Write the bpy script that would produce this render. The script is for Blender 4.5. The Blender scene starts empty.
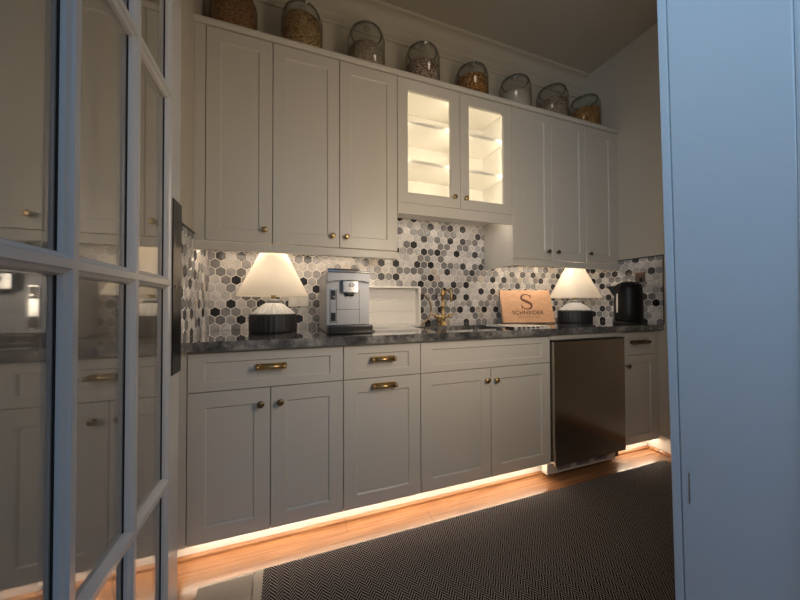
import bpy, bmesh, math, random
from mathutils import Vector, Matrix
random.seed(7)
scene = bpy.context.scene
COL = scene.collection
PI = math.pi

# ------------------------------------------------------------------ materials
MATS = {}
def newmat(name):
    m = bpy.data.materials.new(name); m.use_nodes = True
    nt = m.node_tree; nt.nodes.clear()
    out = nt.nodes.new('ShaderNodeOutputMaterial')
    MATS[name] = m
    return m, nt, out
def N(nt, t, **kw):
    n = nt.nodes.new(t)
    for k, v in kw.items():
        if k in n.inputs: n.inputs[k].default_value = v
        else: setattr(n, k, v)
    return n
def L(nt, a, b): nt.links.new(a, b)
def c4(c): return (c[0], c[1], c[2], 1)
def pbr(name, col, rough=.5, metal=0, noise=.04, scale=30, bump=0, bscale=200, coat=0, spec=.5):
    m, nt, out = newmat(name)
    p = N(nt, 'ShaderNodeBsdfPrincipled', Roughness=rough, Metallic=metal)
    p.inputs['Coat Weight'].default_value = coat
    p.inputs['Specular IOR Level'].default_value = spec
    tc = N(nt, 'ShaderNodeTexCoord')
    nz = N(nt, 'ShaderNodeTexNoise', Scale=scale, Detail=4)
    L(nt, tc.outputs['Object'], nz.inputs['Vector'])
    mx = N(nt, 'ShaderNodeMix', data_type='RGBA')
    lo = [max(0, x*(1-noise)) for x in col]; hi = [min(1, x*(1+noise)) for x in col]
    mx.inputs[6].default_value = c4(lo); mx.inputs[7].default_value = c4(hi)
    L(nt, nz.outputs['Fac'], mx.inputs[0]); L(nt, mx.outputs[2], p.inputs['Base Color'])
    if bump:
        n2 = N(nt, 'ShaderNodeTexNoise', Scale=bscale, Detail=3)
        L(nt, tc.outputs['Object'], n2.inputs['Vector'])
        b = N(nt, 'ShaderNodeBump', Strength=bump, Distance=.002)
        L(nt, n2.outputs['Fac'], b.inputs['Height']); L(nt, b.outputs['Normal'], p.inputs['Normal'])
    L(nt, p.outputs[0], out.inputs[0])
    return m
def emis(name, col, s):
    m, nt, out = newmat(name)
    e = N(nt, 'ShaderNodeEmission', Strength=s); e.inputs[0].default_value = c4(col)
    L(nt, e.outputs[0], out.inputs[0]); return m
def glassmat(name, tint=(1, 1, 1), f0=.08, rough=0.02, lit_veil=0, power=4.0, top=1.0, edge=0):
    """thin clear sheet: Schlick reflection over see-through, the same from both sides"""
    m, nt, out = newmat(name)
    t = N(nt, 'ShaderNodeBsdfTransparent'); t.inputs[0].default_value = c4(tint)
    g = N(nt, 'ShaderNodeBsdfGlossy', Roughness=rough)
    lw = N(nt, 'ShaderNodeLayerWeight'); lw.inputs['Blend'].default_value = .5
    pw = N(nt, 'ShaderNodeMath', operation='POWER'); pw.inputs[1].default_value = power; L(nt, lw.outputs['Facing'], pw.inputs[0])
    ma = N(nt, 'ShaderNodeMath', operation='MULTIPLY_ADD'); ma.inputs[1].default_value = top-f0; ma.inputs[2].default_value = f0; L(nt, pw.outputs[0], ma.inputs[0])
    base_ = t
    if edge:      # more glass is crossed towards the silhouette, so it darkens there
        p3 = N(nt, 'ShaderNodeMath', operation='POWER'); p3.inputs[1].default_value = 3; L(nt, lw.outputs['Facing'], p3.inputs[0])
        mc = N(nt, 'ShaderNodeMix', data_type='RGBA'); mc.inputs[6].default_value = c4(tint); mc.inputs[7].default_value = c4([q*(1-edge) for q in tint])
        L(nt, p3.outputs[0], mc.inputs[0]); L(nt, mc.outputs[2], t.inputs[0])
    if lit_veil:
        d = N(nt, 'ShaderNodeBsdfDiffuse'); d.inputs[0].default_value = (.62, .56, .48, 1)  # beige veil puts the room's light into the colour of the panes
        hz = N(nt, 'ShaderNodeMixShader'); hz.inputs[0].default_value = lit_veil; L(nt, t.outputs[0], hz.inputs[1]); L(nt, d.outputs[0], hz.inputs[2]); base_ = hz
    mx = N(nt, 'ShaderNodeMixShader')
    L(nt, ma.outputs[0], mx.inputs[0]); L(nt, base_.outputs[0], mx.inputs[1]); L(nt, g.outputs[0], mx.inputs[2])
    L(nt, mx.outputs[0], out.inputs[0]); return m

CAB = pbr('cabinet_paint', (.61, .572, .505), .32, noise=.015, scale=8)
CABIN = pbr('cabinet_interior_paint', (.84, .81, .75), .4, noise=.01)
WALL = pbr('wall_paint', (.57, .52, .43), .7, noise=.02, scale=6, bump=.15, bscale=300)
CEIL = pbr('ceiling_paint', (.50, .46, .38), .8, noise=.02, scale=5, bump=.1, bscale=250)
TRIM = pbr('trim_paint', (.66, .63, .58), .28, noise=.015, scale=6)
DOORP = pbr('door_paint', (.60, .585, .56), .22, noise=.03, scale=40, bump=.05, bscale=90)
JAMB = pbr('jamb_paint', (.66, .67, .68), .4, noise=.02, scale=12, bump=.05, bscale=120)
BLACK = pbr('black_plastic', (.012, .012, .013), .22, noise=.1)
BLACKR = pbr('matte_black_ribbed', (.018, .018, .02), .55, noise=.1)
BLACKK = pbr('satin_black_plastic', (.006, .006, .006), .42, noise=.1, spec=.25)
BLACKM = pbr('black_metal', (.009, .008, .008), .3, metal=.6, noise=.2, scale=15)
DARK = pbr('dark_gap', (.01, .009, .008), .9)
BRASS = pbr('aged_brass', (.52, .36, .16), .3, metal=1, noise=.15)
BRASSD = pbr('dark_brass', (.22, .15, .08), .35, metal=1, noise=.2)
STEEL = pbr('polished_steel', (.55, .54, .53), .28, metal=1, noise=.06)
SILVER = pbr('silver_plastic', (.31, .32, .345), .42, metal=.55, noise=.05)
SILVERL = pbr('bright_chrome', (.66, .66, .66), .15, metal=1, noise=.03)
CREAM = pbr('cream_rubber', (.40, .34, .27), .4, noise=.05)
WHITE = pbr('white_lacquer', (.75, .72, .68), .4, noise=.03)
WHITEW = pbr('white_beaded_wood', (.80, .78, .74), .5, noise=.05, scale=90)
PALE = pbr('pale_stone', (.6, .58, .55), .3, noise=.1)
TRIMD = pbr('dark_edge_trim', (.06, .055, .05), .4)
OUTLET = pbr('brown_outlet_plate', (.12, .06, .04), .4)
GROUT = pbr('white_grout', (.78, .74, .69), .7, noise=.05)
LEDM = emis('warm_led', (1, .81, .62), 66)
LEDM2 = emis('warm_led_dim', (1, .86, .72), 26)
LEDT = emis('toe_led', (1, .80, .60), 33)
LEDC = emis('cabinet_led', (1, .88, .68), 20)
LEDCE = emis('added_light_diffuser', (1, .84, .66), 3.5)  # glow of the added, unseen ceiling light
BULB = emis('lamp_bulb', (1, .85, .68), 11)
GLASS = glassmat('door_glass', (.95, .95, .93), .10, .03, lit_veil=.16, power=2.6)
JARG = glassmat('jar_glass', (.95, .955, .94), .10, .03, power=4, top=.5, edge=.75)
RIMG = pbr('thick_glass_edge', (.11, .115, .10), .12, noise=.1)
CABG = glassmat('cabinet_glass', (.98, .98, .97), .04, .02, power=5)

# brushed brown-grey steel for the beverage fridge
m, nt, out = newmat('brushed_steel'); STEELB = m
p = N(nt, 'ShaderNodeBsdfPrincipled', Roughness=.22, Metallic=1)
tc = N(nt, 'ShaderNodeTexCoord'); mp = N(nt, 'ShaderNodeMapping'); mp.inputs['Scale'].default_value = (400, 400, 4)
nz = N(nt, 'ShaderNodeTexNoise', Scale=1, Detail=3); L(nt, tc.outputs['Object'], mp.inputs[0]); L(nt, mp.outputs[0], nz.inputs['Vector'])
mx = N(nt, 'ShaderNodeMix', data_type='RGBA'); mx.inputs[6].default_value = (.44, .40, .35, 1); mx.inputs[7].default_value = (.54, .49, .43, 1)
L(nt, nz.outputs['Fac'], mx.inputs[0]); L(nt, mx.outputs[2], p.inputs['Base Color'])
p.inputs['Anisotropic'].default_value = .5
L(nt, p.outputs[0], out.inputs[0])

# granite
m, nt, out = newmat('grey_granite'); GRAN = m
p = N(nt, 'ShaderNodeBsdfPrincipled', Roughness=.05)
p.inputs['Coat Weight'].default_value = 1; p.inputs['Coat Roughness'].default_value = .01
tc = N(nt, 'ShaderNodeTexCoord'); n1 = N(nt, 'ShaderNodeTexNoise', Scale=38, Detail=8, Roughness=.7); n2 = N(nt, 'ShaderNodeTexNoise', Scale=7, Detail=5)
L(nt, tc.outputs['Object'], n1.inputs['Vector']); L(nt, tc.outputs['Object'], n2.inputs['Vector'])
ad = N(nt, 'ShaderNodeMath', operation='ADD'); ml = N(nt, 'ShaderNodeMath', operation='MULTIPLY'); ml.inputs[1].default_value = .5
L(nt, n1.outputs['Fac'], ad.inputs[0]); L(nt, n2.outputs['Fac'], ad.inputs[1]); L(nt, ad.outputs[0], ml.inputs[0])
cr = N(nt, 'ShaderNodeValToRGB'); e = cr.color_ramp.elements
e[0].position = .40; e[0].color = (.035, .036, .04, 1); e[1].position = .66; e[1].color = (.42, .39, .36, 1)
x = e.new(.5); x.color = (.115, .112, .11, 1); x = e.new(.57); x.color = (.25, .24, .225, 1)
L(nt, ml.outputs[0], cr.inputs[0]); L(nt, cr.outputs[0], p.inputs['Base Color']); L(nt, p.outputs[0], out.inputs[0])

# oak floor, planks along X
m, nt, out = newmat('oak_floor'); OAK = m
p = N(nt, 'ShaderNodeBsdfPrincipled', Roughness=.26)
tc = N(nt, 'ShaderNodeTexCoord'); br = N(nt, 'ShaderNodeTexBrick'); br.offset = .37; br.inputs['Scale'].default_value = 1
br.inputs['Brick Width'].default_value = 1.1; br.inputs['Row Height'].default_value = .083; br.inputs['Mortar Size'].default_value = .0012
br.inputs['Color1'].default_value = (.36, .175, .078, 1); br.inputs['Color2'].default_value = (.29, .135, .056, 1); br.inputs['Mortar'].default_value = (.14, .06, .02, 1)
mp = N(nt, 'ShaderNodeMapping'); mp.inputs['Scale'].default_value = (3, 55, 1); nz = N(nt, 'ShaderNodeTexNoise', Scale=1.2, Detail=6, Distortion=.6)
L(nt, tc.outputs['Object'], br.inputs['Vector']); L(nt, tc.outputs['Object'], mp.inputs[0]); L(nt, mp.outputs[0], nz.inputs['Vector'])
cr = N(nt, 'ShaderNodeValToRGB'); e = cr.color_ramp.elements; e[0].position = .3; e[0].color = (.62, .56, .5, 1); e[1].position = .65; e[1].color = (1.08, 1.08, 1.08, 1)
L(nt, nz.outputs['Fac'], cr.inputs[0])
mx = N(nt, 'ShaderNodeMix', data_type='RGBA', blend_type='MULTIPLY'); mx.inputs[0].default_value = .9
L(nt, br.outputs['Color'], mx.inputs[6]); L(nt, cr.outputs[0], mx.inputs[7]); L(nt, mx.outputs[2], p.inputs['Base Color']); L(nt, p.outputs[0], out.inputs[0])

# light wood board
m, nt, out = newmat('maple_board'); MAPLE = m
p = N(nt, 'ShaderNodeBsdfPrincipled', Roughness=.5)
tc = N(nt, 'ShaderNodeTexCoord'); mp = N(nt, 'ShaderNodeMapping'); mp.inputs['Scale'].default_value = (6, 60, 60)
nz = N(nt, 'ShaderNodeTexNoise', Scale=1.2, Detail=4); L(nt, tc.outputs['Object'], mp.inputs[0]); L(nt, mp.outputs[0], nz.inputs['Vector'])
mx = N(nt, 'ShaderNodeMix', data_type='RGBA'); mx.inputs[6].default_value = (.52, .28, .15, 1); mx.inputs[7].default_value = (.80, .50, .30, 1)
L(nt, nz.outputs['Fac'], mx.inputs[0]); L(nt, mx.outputs[2], p.inputs['Base Color']); L(nt, p.outputs[0], out.inputs[0])
ENGR = pbr('burnt_engraving', (.13, .05, .03), .8)

# hexagon marble tile: colour from the mesh's own colour attribute with marble veining
m, nt, out = newmat('hex_marble_tile'); TILE = m
p = N(nt, 'ShaderNodeBsdfPrincipled', Roughness=.22)
at = N(nt, 'ShaderNodeAttribute', attribute_name='tile'); tc = N(nt, 'ShaderNodeTexCoord')
nz = N(nt, 'ShaderNodeTexNoise', Scale=28, Detail=6, Distortion=1.2); L(nt, tc.outputs['Object'], nz.inputs['Vector'])
cr = N(nt, 'ShaderNodeValToRGB'); e = cr.color_ramp.elements; e[0].position = .3; e[0].color = (.72, .72, .74, 1); e[1].position = .62; e[1].color = (1.1, 1.1, 1.1, 1)
L(nt, nz.outputs['Fac'], cr.inputs[0])
mx = N(nt, 'ShaderNodeMix', data_type='RGBA', blend_type='MULTIPLY'); mx.inputs[0].default_value = .9
L(nt, at.outputs['Color'], mx.inputs[6]); L(nt, cr.outputs[0], mx.inputs[7]); L(nt, mx.outputs[2], p.inputs['Base Color']); L(nt, p.outputs[0], out.inputs[0])

# herringbone rug
def chevron(nt, width, period, slope):
    tc = N(nt, 'ShaderNodeTexCoord'); sp = N(nt, 'ShaderNodeSeparateXYZ'); L(nt, tc.outputs['Object'], sp.inputs[0])
    pp = N(nt, 'ShaderNodeMath', operation='PINGPONG'); pp.inputs[1].default_value = width; L(nt, sp.outputs[0], pp.inputs[0])
    ml = N(nt, 'ShaderNodeMath', operation='MULTIPLY'); ml.inputs[1].default_value = slope; L(nt, pp.outputs[0], ml.inputs[0])
    ad = N(nt, 'ShaderNodeMath', operation='ADD'); L(nt, ml.outputs[0], ad.inputs[0]); L(nt, sp.outputs[1], ad.inputs[1])
    fl = N(nt, 'ShaderNodeMath', operation='DIVIDE'); fl.inputs[1].default_value = width; L(nt, sp.outputs[0], fl.inputs[0])
    f2 = N(nt, 'ShaderNodeMath', operation='FLOOR'); L(nt, fl.outputs[0], f2.inputs[0]); f3 = N(nt, 'ShaderNodeMath', operation='MULTIPLY_ADD'); f3.inputs[1].default_value = period/2
    L(nt, f2.outputs[0], f3.inputs[0]); L(nt, ad.outputs[0], f3.inputs[2]); ad = f3
    p2 = N(nt, 'ShaderNodeMath', operation='PINGPONG'); p2.inputs[1].default_value = period/2; L(nt, ad.outputs[0], p2.inputs[0])
    dv = N(nt, 'ShaderNodeMath', operation='DIVIDE'); dv.inputs[1].default_value = period/2; L(nt, p2.outputs[0], dv.inputs[0])
    return tc, sp, dv, pp
m, nt, out = newmat('herringbone_rug'); RUG = m
p = N(nt, 'ShaderNodeBsdfPrincipled', Roughness=.9); p.inputs['Specular IOR Level'].default_value = .15
tc, sp, dv, pp = chevron(nt, .0225, .0145, 1.2)
nz = N(nt, 'ShaderNodeTexNoise', Scale=160, Detail=2); L(nt, tc.outputs['Object'], nz.inputs['Vector'])
ad = N(nt, 'ShaderNodeMath', operation='MULTIPLY_ADD'); ad.inputs[1].default_value = .5; L(nt, nz.outputs['Fac'], ad.inputs[0]); L(nt, dv.outputs[0], ad.inputs[2])
cr = N(nt, 'ShaderNodeValToRGB'); e = cr.color_ramp.elements; e[0].position = .82; e[0].color = (.008, .007, .008, 1); e[1].position = .96; e[1].color = (.34, .30, .28, 1)
L(nt, ad.outputs[0], cr.inputs[0]); L(nt, cr.outputs[0], p.inputs['Base Color'])
b = N(nt, 'ShaderNodeBump', Strength=.5, Distance=.002); L(nt, dv.outputs[0], b.inputs['Height']); L(nt, b.outputs['Normal'], p.inputs['Normal'])
L(nt, p.outputs[0], out.inputs[0])

def grain(name, cols, scale, bump=.8):
    m, nt, out = newmat(name)
    p = N(nt, 'ShaderNodeBsdfPrincipled', Roughness=.7)
    tc = N(nt, 'ShaderNodeTexCoord'); vo = N(nt, 'ShaderNodeTexVoronoi', Scale=scale); L(nt, tc.outputs['Object'], vo.inputs['Vector'])
    sp = N(nt, 'ShaderNodeSeparateColor'); L(nt, vo.outputs['Color'], sp.inputs[0])
    cr = N(nt, 'ShaderNodeValToRGB'); cr.color_ramp.interpolation = 'CONSTANT'; e = cr.color_ramp.elements
    e[0].color = c4(cols[0]); e[1].position = 1/len(cols); e[1].color = c4(cols[1])
    for i, c in enumerate(cols[2:]): x = e.new((i+2)/len(cols)); x.color = c4(c)
    L(nt, sp.outputs[0], cr.inputs[0])
    r2 = N(nt, 'ShaderNodeValToRGB'); e = r2.color_ramp.elements; e[0].position = 0; e[0].color = (2.1, 2.1, 2.1, 1); e[1].position = .8; e[1].color = (.45, .45, .45, 1)
    L(nt, vo.outputs['Distance'], r2.inputs[0])
    mx = N(nt, 'ShaderNodeMix', data_type='RGBA', blend_type='MULTIPLY'); mx.inputs[0].default_value = 1
    L(nt, cr.outputs[0], mx.inputs[6]); L(nt, r2.outputs[0], mx.inputs[7]); L(nt, mx.outputs[2], p.inputs['Base Color'])
    b = N(nt, 'ShaderNodeBump', Strength=bump, Distance=.006, invert=True); L(nt, vo.outputs['Distance'], b.inputs['Height']); L(nt, b.outputs['Normal'], p.inputs['Normal'])
    L(nt, p.outputs[0], out.inputs[0]); return m

# lamp shade fabric: lets the bulb's light through
m, nt, out = newmat('linen_shade'); SHADE = m
d = N(nt, 'ShaderNodeBsdfDiffuse'); d.inputs[0].default_value = (.85, .8, .72, 1)
t = N(nt, 'ShaderNodeBsdfTranslucent'); t.inputs[0].default_value = (.9, .82, .68, 1)
mx = N(nt, 'ShaderNodeMixShader'); mx.inputs[0].default_value = .5
tc = N(nt, 'ShaderNodeTexCoord'); nz = N(nt, 'ShaderNodeTexNoise', Scale=400); L(nt, tc.outputs['Object'], nz.inputs['Vector'])
b = N(nt, 'ShaderNodeBump', Strength=.1, Distance=.001); L(nt, nz.outputs['Fac'], b.inputs['Height']); L(nt, b.outputs['Normal'], d.inputs['Normal'])
L(nt, d.outputs[0], mx.inputs[1]); L(nt, t.outputs[0], mx.inputs[2]); L(nt, mx.outputs[0], out.inputs[0])
# pressed glass of lamp body
m, nt, out = newmat('pressed_glass'); PGLASS = m
p = N(nt, 'ShaderNodeBsdfPrincipled', Roughness=.15); p.inputs['Base Color'].default_value = (.85, .85, .84, 1); p.inputs['Transmission Weight'].default_value = .3
tc = N(nt, 'ShaderNodeTexCoord'); nz = N(nt, 'ShaderNodeTexNoise', Scale=60); L(nt, tc.outputs['Object'], nz.inputs['Vector'])
b = N(nt, 'ShaderNodeBump', Strength=.15, Distance=.002); L(nt, nz.outputs['Fac'], b.inputs['Height']); L(nt, b.outputs['Normal'], p.inputs['Normal'])
L(nt, p.outputs[0], out.inputs[0])

# ------------------------------------------------------------------ mesh helpers
def merge(bm, tmp):
    me = bpy.data.meshes.new('t'); tmp.to_mesh(me); tmp.free(); bm.from_mesh(me); bpy.data.meshes.remove(me)
def box(bm, x0, x1, y0, y1, z0, z1, bev=0, seg=2):
    t = bmesh.new(); bmesh.ops.create_cube(t, size=1)
    for v in t.verts: v.co = Vector(((x0+x1)/2+v.co.x*(x1-x0), (y0+y1)/2+v.co.y*(y1-y0), (z0+z1)/2+v.co.z*(z1-z0)))
    if bev: bmesh.ops.bevel(t, geom=list(t.edges), offset=bev, segments=seg, affect='EDGES', profile=.6)
    merge(bm, t)
def lathe(bm, prof, c=(0, 0, 0), seg=32, flute=0, nfl=0, smooth=True, scale=(1, 1)):
    rings = []
    for (r, z) in prof:
        ring = []
        for i in range(seg):
            a = 2*PI*i/seg
            rr = r*(1+flute*math.cos(nfl*a)) if flute else r
            ring.append(bm.verts.new((c[0]+rr*math.cos(a)*scale[0], c[1]+rr*math.sin(a)*scale[1], c[2]+z)))
        rings.append(ring)
    for a, b_ in zip(rings, rings[1:]):
        for i in range(seg):
            f = bm.faces.new((a[i], a[(i+1) % seg], b_[(i+1) % seg], b_[i])); f.smooth = smooth
    return rings
def cap(bm, ring, flip=False):
    try:
        f = bm.faces.new(ring[::-1] if flip else ring)
    except ValueError: pass
def solid(bm, prof, c=(0, 0, 0), seg=32, **k):
    r = lathe(bm, prof, c, seg, **k); cap(bm, r[0], True); cap(bm, r[-1])
def cyl(bm, p0, p1, r0, r1=None, seg=16):
    tube(bm, [p0, p1], [r0, r0 if r1 is None else r1], seg)
def tube(bm, pts, rad, seg=12):
    pts = [Vector(p) for p in pts]
    if not isinstance(rad, (list, tuple)): rad = [rad]*len(pts)
    rings = []; up = None
    for i, p in enumerate(pts):
        d = (pts[min(i+1, len(pts)-1)]-pts[max(i-1, 0)]).normalized()
        if up is None:
            up = Vector((0, 0, 1)) if abs(d.z) < .9 else Vector((1, 0, 0))
        s = d.cross(up).normalized(); up = s.cross(d).normalized()
        rings.append([bm.verts.new(p+(s*math.cos(2*PI*k/seg)+up*math.sin(2*PI*k/seg))*rad[i]) for k in range(seg)])
    for a, b_ in zip(rings, rings[1:]):
        for k in range(seg):
            f = bm.faces.new((a[k], a[(k+1) % seg], b_[(k+1) % seg], b_[k])); f.smooth = True
    cap(bm, rings[0], True); cap(bm, rings[-1])
def prism(bm, pts, axis, a, b_):
    """extrude a 2-D outline along an axis ('x': pts are (y,z); 'y': (x,z); 'z': (x,y))"""
    def mk(p, t):
        return (t, p[0], p[1]) if axis == 'x' else ((p[0], t, p[1]) if axis == 'y' else (p[0], p[1], t))
    A = [bm.verts.new(mk(p, a)) for p in pts]; B = [bm.verts.new(mk(p, b_)) for p in pts]
    n = len(pts)
    bm.faces.new(A); bm.faces.new(B[::-1])
    for i in range(n): bm.faces.new((A[i], B[i], B[(i+1) % n], A[(i+1) % n]))
def rrect(x0, x1, y0, y1, r, n=5):
    P = []
    for cx, cy, a0 in ((x1-r, y1-r, 0), (x0+r, y1-r, 90), (x0+r, y0+r, 180), (x1-r, y0+r, 270)):
        for i in range(n+1):
            a = math.radians(a0+90*i/n); P.append((cx+r*math.cos(a), cy+r*math.sin(a)))
    return P
def BM(): return bmesh.new()
WLOC = {}
def obj(name, bm, m, parent=None, loc=None, fix=True):
    """link bm (world coordinates) as ONE mesh object; the origin goes to loc or to the parent's place"""
    o0 = Vector(loc) if loc is not None else (WLOC[parent.name] if parent else Vector((0, 0, 0)))
    if fix: bmesh.ops.recalc_face_normals(bm, faces=list(bm.faces))
    for v in bm.verts: v.co -= o0
    me = bpy.data.meshes.new(name); bm.to_mesh(me); bm.free()
    o = bpy.data.objects.new(name, me); COL.objects.link(o)
    if m: me.materials.append(m)
    if parent: o.parent = parent; o.location = o0-WLOC[parent.name]
    else: o.location = o0
    WLOC[o.name] = o0
    return o
def tag(o, label, cat, group=None, kind=None):
    o['label'] = label; o['category'] = cat
    if group: o['group'] = group
    if kind: o['kind'] = kind
    return o
def thing(name, label, cat, loc, group=None):
    o = bpy.data.objects.new(name, None); COL.objects.link(o); o.location = loc; o.empty_display_size = .1
    WLOC[o.name] = Vector(loc); return tag(o, label, cat, group)
def struct(name, bm, m, parent=None):
    o = obj(name, bm, m, parent)
    if not parent: o['kind'] = 'structure'
    return o
def copy_tree(o, loc=None):
    c = o.copy(); COL.objects.link(c)
    if loc is not None: c.location = loc
    for ch in list(o.children):
        d = copy_tree(ch); d.parent = c
    return c
def sbox(name, mat_, *a, **k):
    b = BM(); box(b, *a, **k); return struct(name, b, mat_)

# ------------------------------------------------------------------ measures (metres)
YB = .6076; YU = .2814; XR = 2.945; ZC = 3.10
CT = .914; CB = .876; YF = -1.17; YF2 = -1.29
XD0 = .05; XD1 = .94           # doorway in the front wall

# ------------------------------------------------------------------ room shell
b = BM(); box(b, -3.2, 6.0, -5.5, YB+.1, -.05, 0); struct('floor', b, OAK)
sbox('ceiling', CEIL, -.1, XR+.1, YF2, YB+.1, ZC, ZC+.05)
sbox('wall_back', WALL, -.1, XR+.1, YB+.004, YB+.1, 0, ZC)
sbox('wall_left', WALL, -.1, 0, YF2, YB+.1, 0, ZC)
sbox('wall_right', WALL, XR, XR+.1, YF2, YB+.1, 0, ZC)
b = BM(); box(b, -.1, XD0-.02, YF2, YF, 0, ZC); box(b, XD1+.055, XR+.1, YF2, YF, 0, ZC); box(b, XD0-.02, XD1+.055, YF2, YF, 2.47, ZC)
struct('wall_front', b, WALL)
# door lining: hinge side, head and the wide blue-lit strike side with its grooved stop
b = BM(); box(b, XD0-.02, XD0, YF2-.005, YF+.005, 0, 2.47); struct('trim_1', b, JAMB)
b = BM(); box(b, XD0-.02, XD1+.02, YF2-.005, YF+.005, 2.45, 2.47); struct('trim_2', b, JAMB)
b = BM()
box(b, XD1, XD1+.065, YF2-.005, YF-.0062, 0, 2.45, bev=.0012)
box(b, XD1+.0008, XD1+.065, YF-.0042, YF+.007, 0, 2.45, bev=.0012)
for v in b.verts: v.co.x += .012+(1.06-v.co.z)*.024          # jamb sheared to follow the lens distortion at the view's edge
jb = struct('trim_3', b, JAMB)
b = BM(); box(b, XD1+.0178, XD1+.0202, YF-.0165, YF-.0145, .775, .86); obj('strike_plate', b, STEEL, jb)
b = BM(); box(b, XD1+.006, XD1+.10, YF2-.025, YF2-.005, 0, 2.55, bev=.003); box(b, XD0-.10, XD0-.006, YF2-.025, YF2-.005, 0, 2.55, bev=.003); box(b, XD0-.10, XD1+.10, YF2-.025, YF2-.005, 2.456, 2.55, bev=.003)
struct('trim_4', b, JAMB)
# crown moulding with a bead below it on the back wall
b = BM()
P = [(YB+.004, 2.925), (YB-.012, 2.925), (YB-.016, 2.935), (YB-.012, 2.95), (YB-.006, 2.955), (YB-.006, 2.985), (YB-.014, 2.99), (YB-.018, 3.0), (YB-.014, 3.008)]
for i in range(7):
    a = i/6; P.append((YB-.016-.062*(1-math.cos(a*PI/2)), 3.012+.07*math.sin(a*PI/2)))
P += [(YB-.09, 3.082), (YB-.095, 3.10), (YB+.004, 3.10)]
prism(b, P, 'x', 0, XR); struct('trim_5', b, WALL)
# baseboards: recessed toe board and the right wall, each with an oak shoe strip
sbox('baseboard_back', WHITE, 0, XR, .079, .095, 0, .0975)
b = BM(); prism(b, [(.079, 0), (.079, .018), (.074, .017), (.067, .010), (.065, 0)], 'x', 0, XR); struct('trim_6', b, OAK)
sbox('baseboard_right', TRIM, XR-.014, XR, YF, .079, 0, .12, bev=.002)
b = BM(); prism(b, [(XR-.014, 0), (XR-.014, .018), (XR-.02, .017), (XR-.028, .010), (XR-.03, 0)], 'y', YF, .065); struct('trim_7', b, OAK)
sbox('baseboard_left', TRIM, 0, .014, YF, .0, 0, .12, bev=.002)

# ------------------------------------------------------------------ hexagon backsplash
def clip(poly, x0, x1, z0, z1):
    def cut(P, f, inter):
        R = []
        for i in range(len(P)):
            a, c = P[i-1], P[i]
            if f(c):
                if not f(a): R.append(inter(a, c))
                R.append(c)
            elif f(a): R.append(inter(a, c))
        return R
    def ix(v): return lambda a, c: (v, a[1]+(c[1]-a[1])*(v-a[0])/(c[0]-a[0]))
    def iz(v): return lambda a, c: (a[0]+(c[0]-a[0])*(v-a[1])/(c[1]-a[1]), v)
    for f, i in ((lambda q: q[0] >= x0, ix(x0)), (lambda q: q[0] <= x1, ix(x1)), (lambda q: q[1] >= z0, iz(z0)), (lambda q: q[1] <= z1, iz(z1))):
        if poly: poly = cut(poly, f, i)
    return poly
PITCH = .0545; ROW = PITCH*.866; RH = (PITCH-.0042)/math.sqrt(3)
def tilecol(dark):
    if dark: k = random.choice([.022, .028, .035, .05]); return (k, k, k*1.08)
    r_ = random.random()
    if r_ < .40: k = random.uniform(.50, .62); return (k, k*.97, k*.94)
    if r_ < .60: k = random.uniform(.36, .46); return (k, k*.98, k*.97)
    if r_ < .85: k = random.uniform(.2, .28); return (k, k*.99, k)
    if r_ < .89: return (.46, .41, .35)
    return (.17, .165, .17)
def backsplash(name, rects, put, off):
    bm = BM(); lay = bm.loops.layers.float_color.new('tile'); darks = set()
    for (u0, u1, z0, z1) in rects:
        q = [bm.verts.new(put(*p_, 0)) for p_ in ((u0, z0), (u1, z0), (u1, z1), (u0, z1))]
        f = bm.faces.new(q); f.material_index = 1
        for lp in f.loops: lp[lay] = (.8, .8, .8, 1)
    umin = min(r_[0] for r_ in rects); umax = max(r_[1] for r_ in rects); zmax = max(r_[3] for r_ in rects)
    for j in range(-1, int((zmax-CT)/ROW)+2):
        for i in range(-1, int((umax-umin)/PITCH)+3):
            u = umin+off+(i+(.5 if j % 2 else 0))*PITCH; z = CT+.012+j*ROW
            k2 = (2*i+(1 if j % 2 else 0), j)
            nb = [(k2[0]-2, j), (k2[0]-1, j-1), (k2[0]+1, j-1)]
            dk = random.random() < (.15 if (name == 'wall_left_tiles' or (name == 'wall_back_tiles' and u < 1.0)) else .38) and not any(n_ in darks for n_ in nb)
            if dk: darks.add(k2)
            colr = tilecol(dk)
            hexa = [(u+RH*math.sin(PI/3*k), z+RH*math.cos(PI/3*k)) for k in range(6)]
            for rc in rects:
                pl = clip(hexa, *rc)
                if len(pl) < 3: continue
                pin = []
                cx_ = sum(q_[0] for q_ in pl)/len(pl); cz_ = sum(q_[1] for q_ in pl)/len(pl)
                for q_ in pl: pin.append((cx_+(q_[0]-cx_)*.95, cz_+(q_[1]-cz_)*.95))
                lo = [bm.verts.new(put(q_[0], q_[1], .0002)) for q_ in pl]; hi = [bm.verts.new(put(q_[0], q_[1], .0022)) for q_ in pin]
                fs = [bm.faces.new(hi)]
                for k in range(len(pl)):
                    fs.append(bm.faces.new((lo[k], lo[(k+1) % len(pl)], hi[(k+1) % len(pl)], hi[k])))
                for f in fs:
                    f.material_index = 0
                    for lp in f.loops: lp[lay] = (*colr, 1)
    bmesh.ops.recalc_face_normals(bm, faces=list(bm.faces))
    o = obj(name, bm, TILE); o.data.materials.append(GROUT); o['kind'] = 'structure'
    return o
backsplash('wall_back_tiles', [(.0025, 1.0455, CT+.0005, 1.40), (1.0455, 1.8898, CT+.0005, 1.68), (1.8898, XR-.0025, CT+.0005, 1.40)], lambda u, z, h: (u, YB+.003-h, z), .031)
backsplash('wall_left_tiles', [(-.03, YB, CT+.0005, 1.405)], lambda u, z, h: (.0008+h, u, z), .012)
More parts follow.
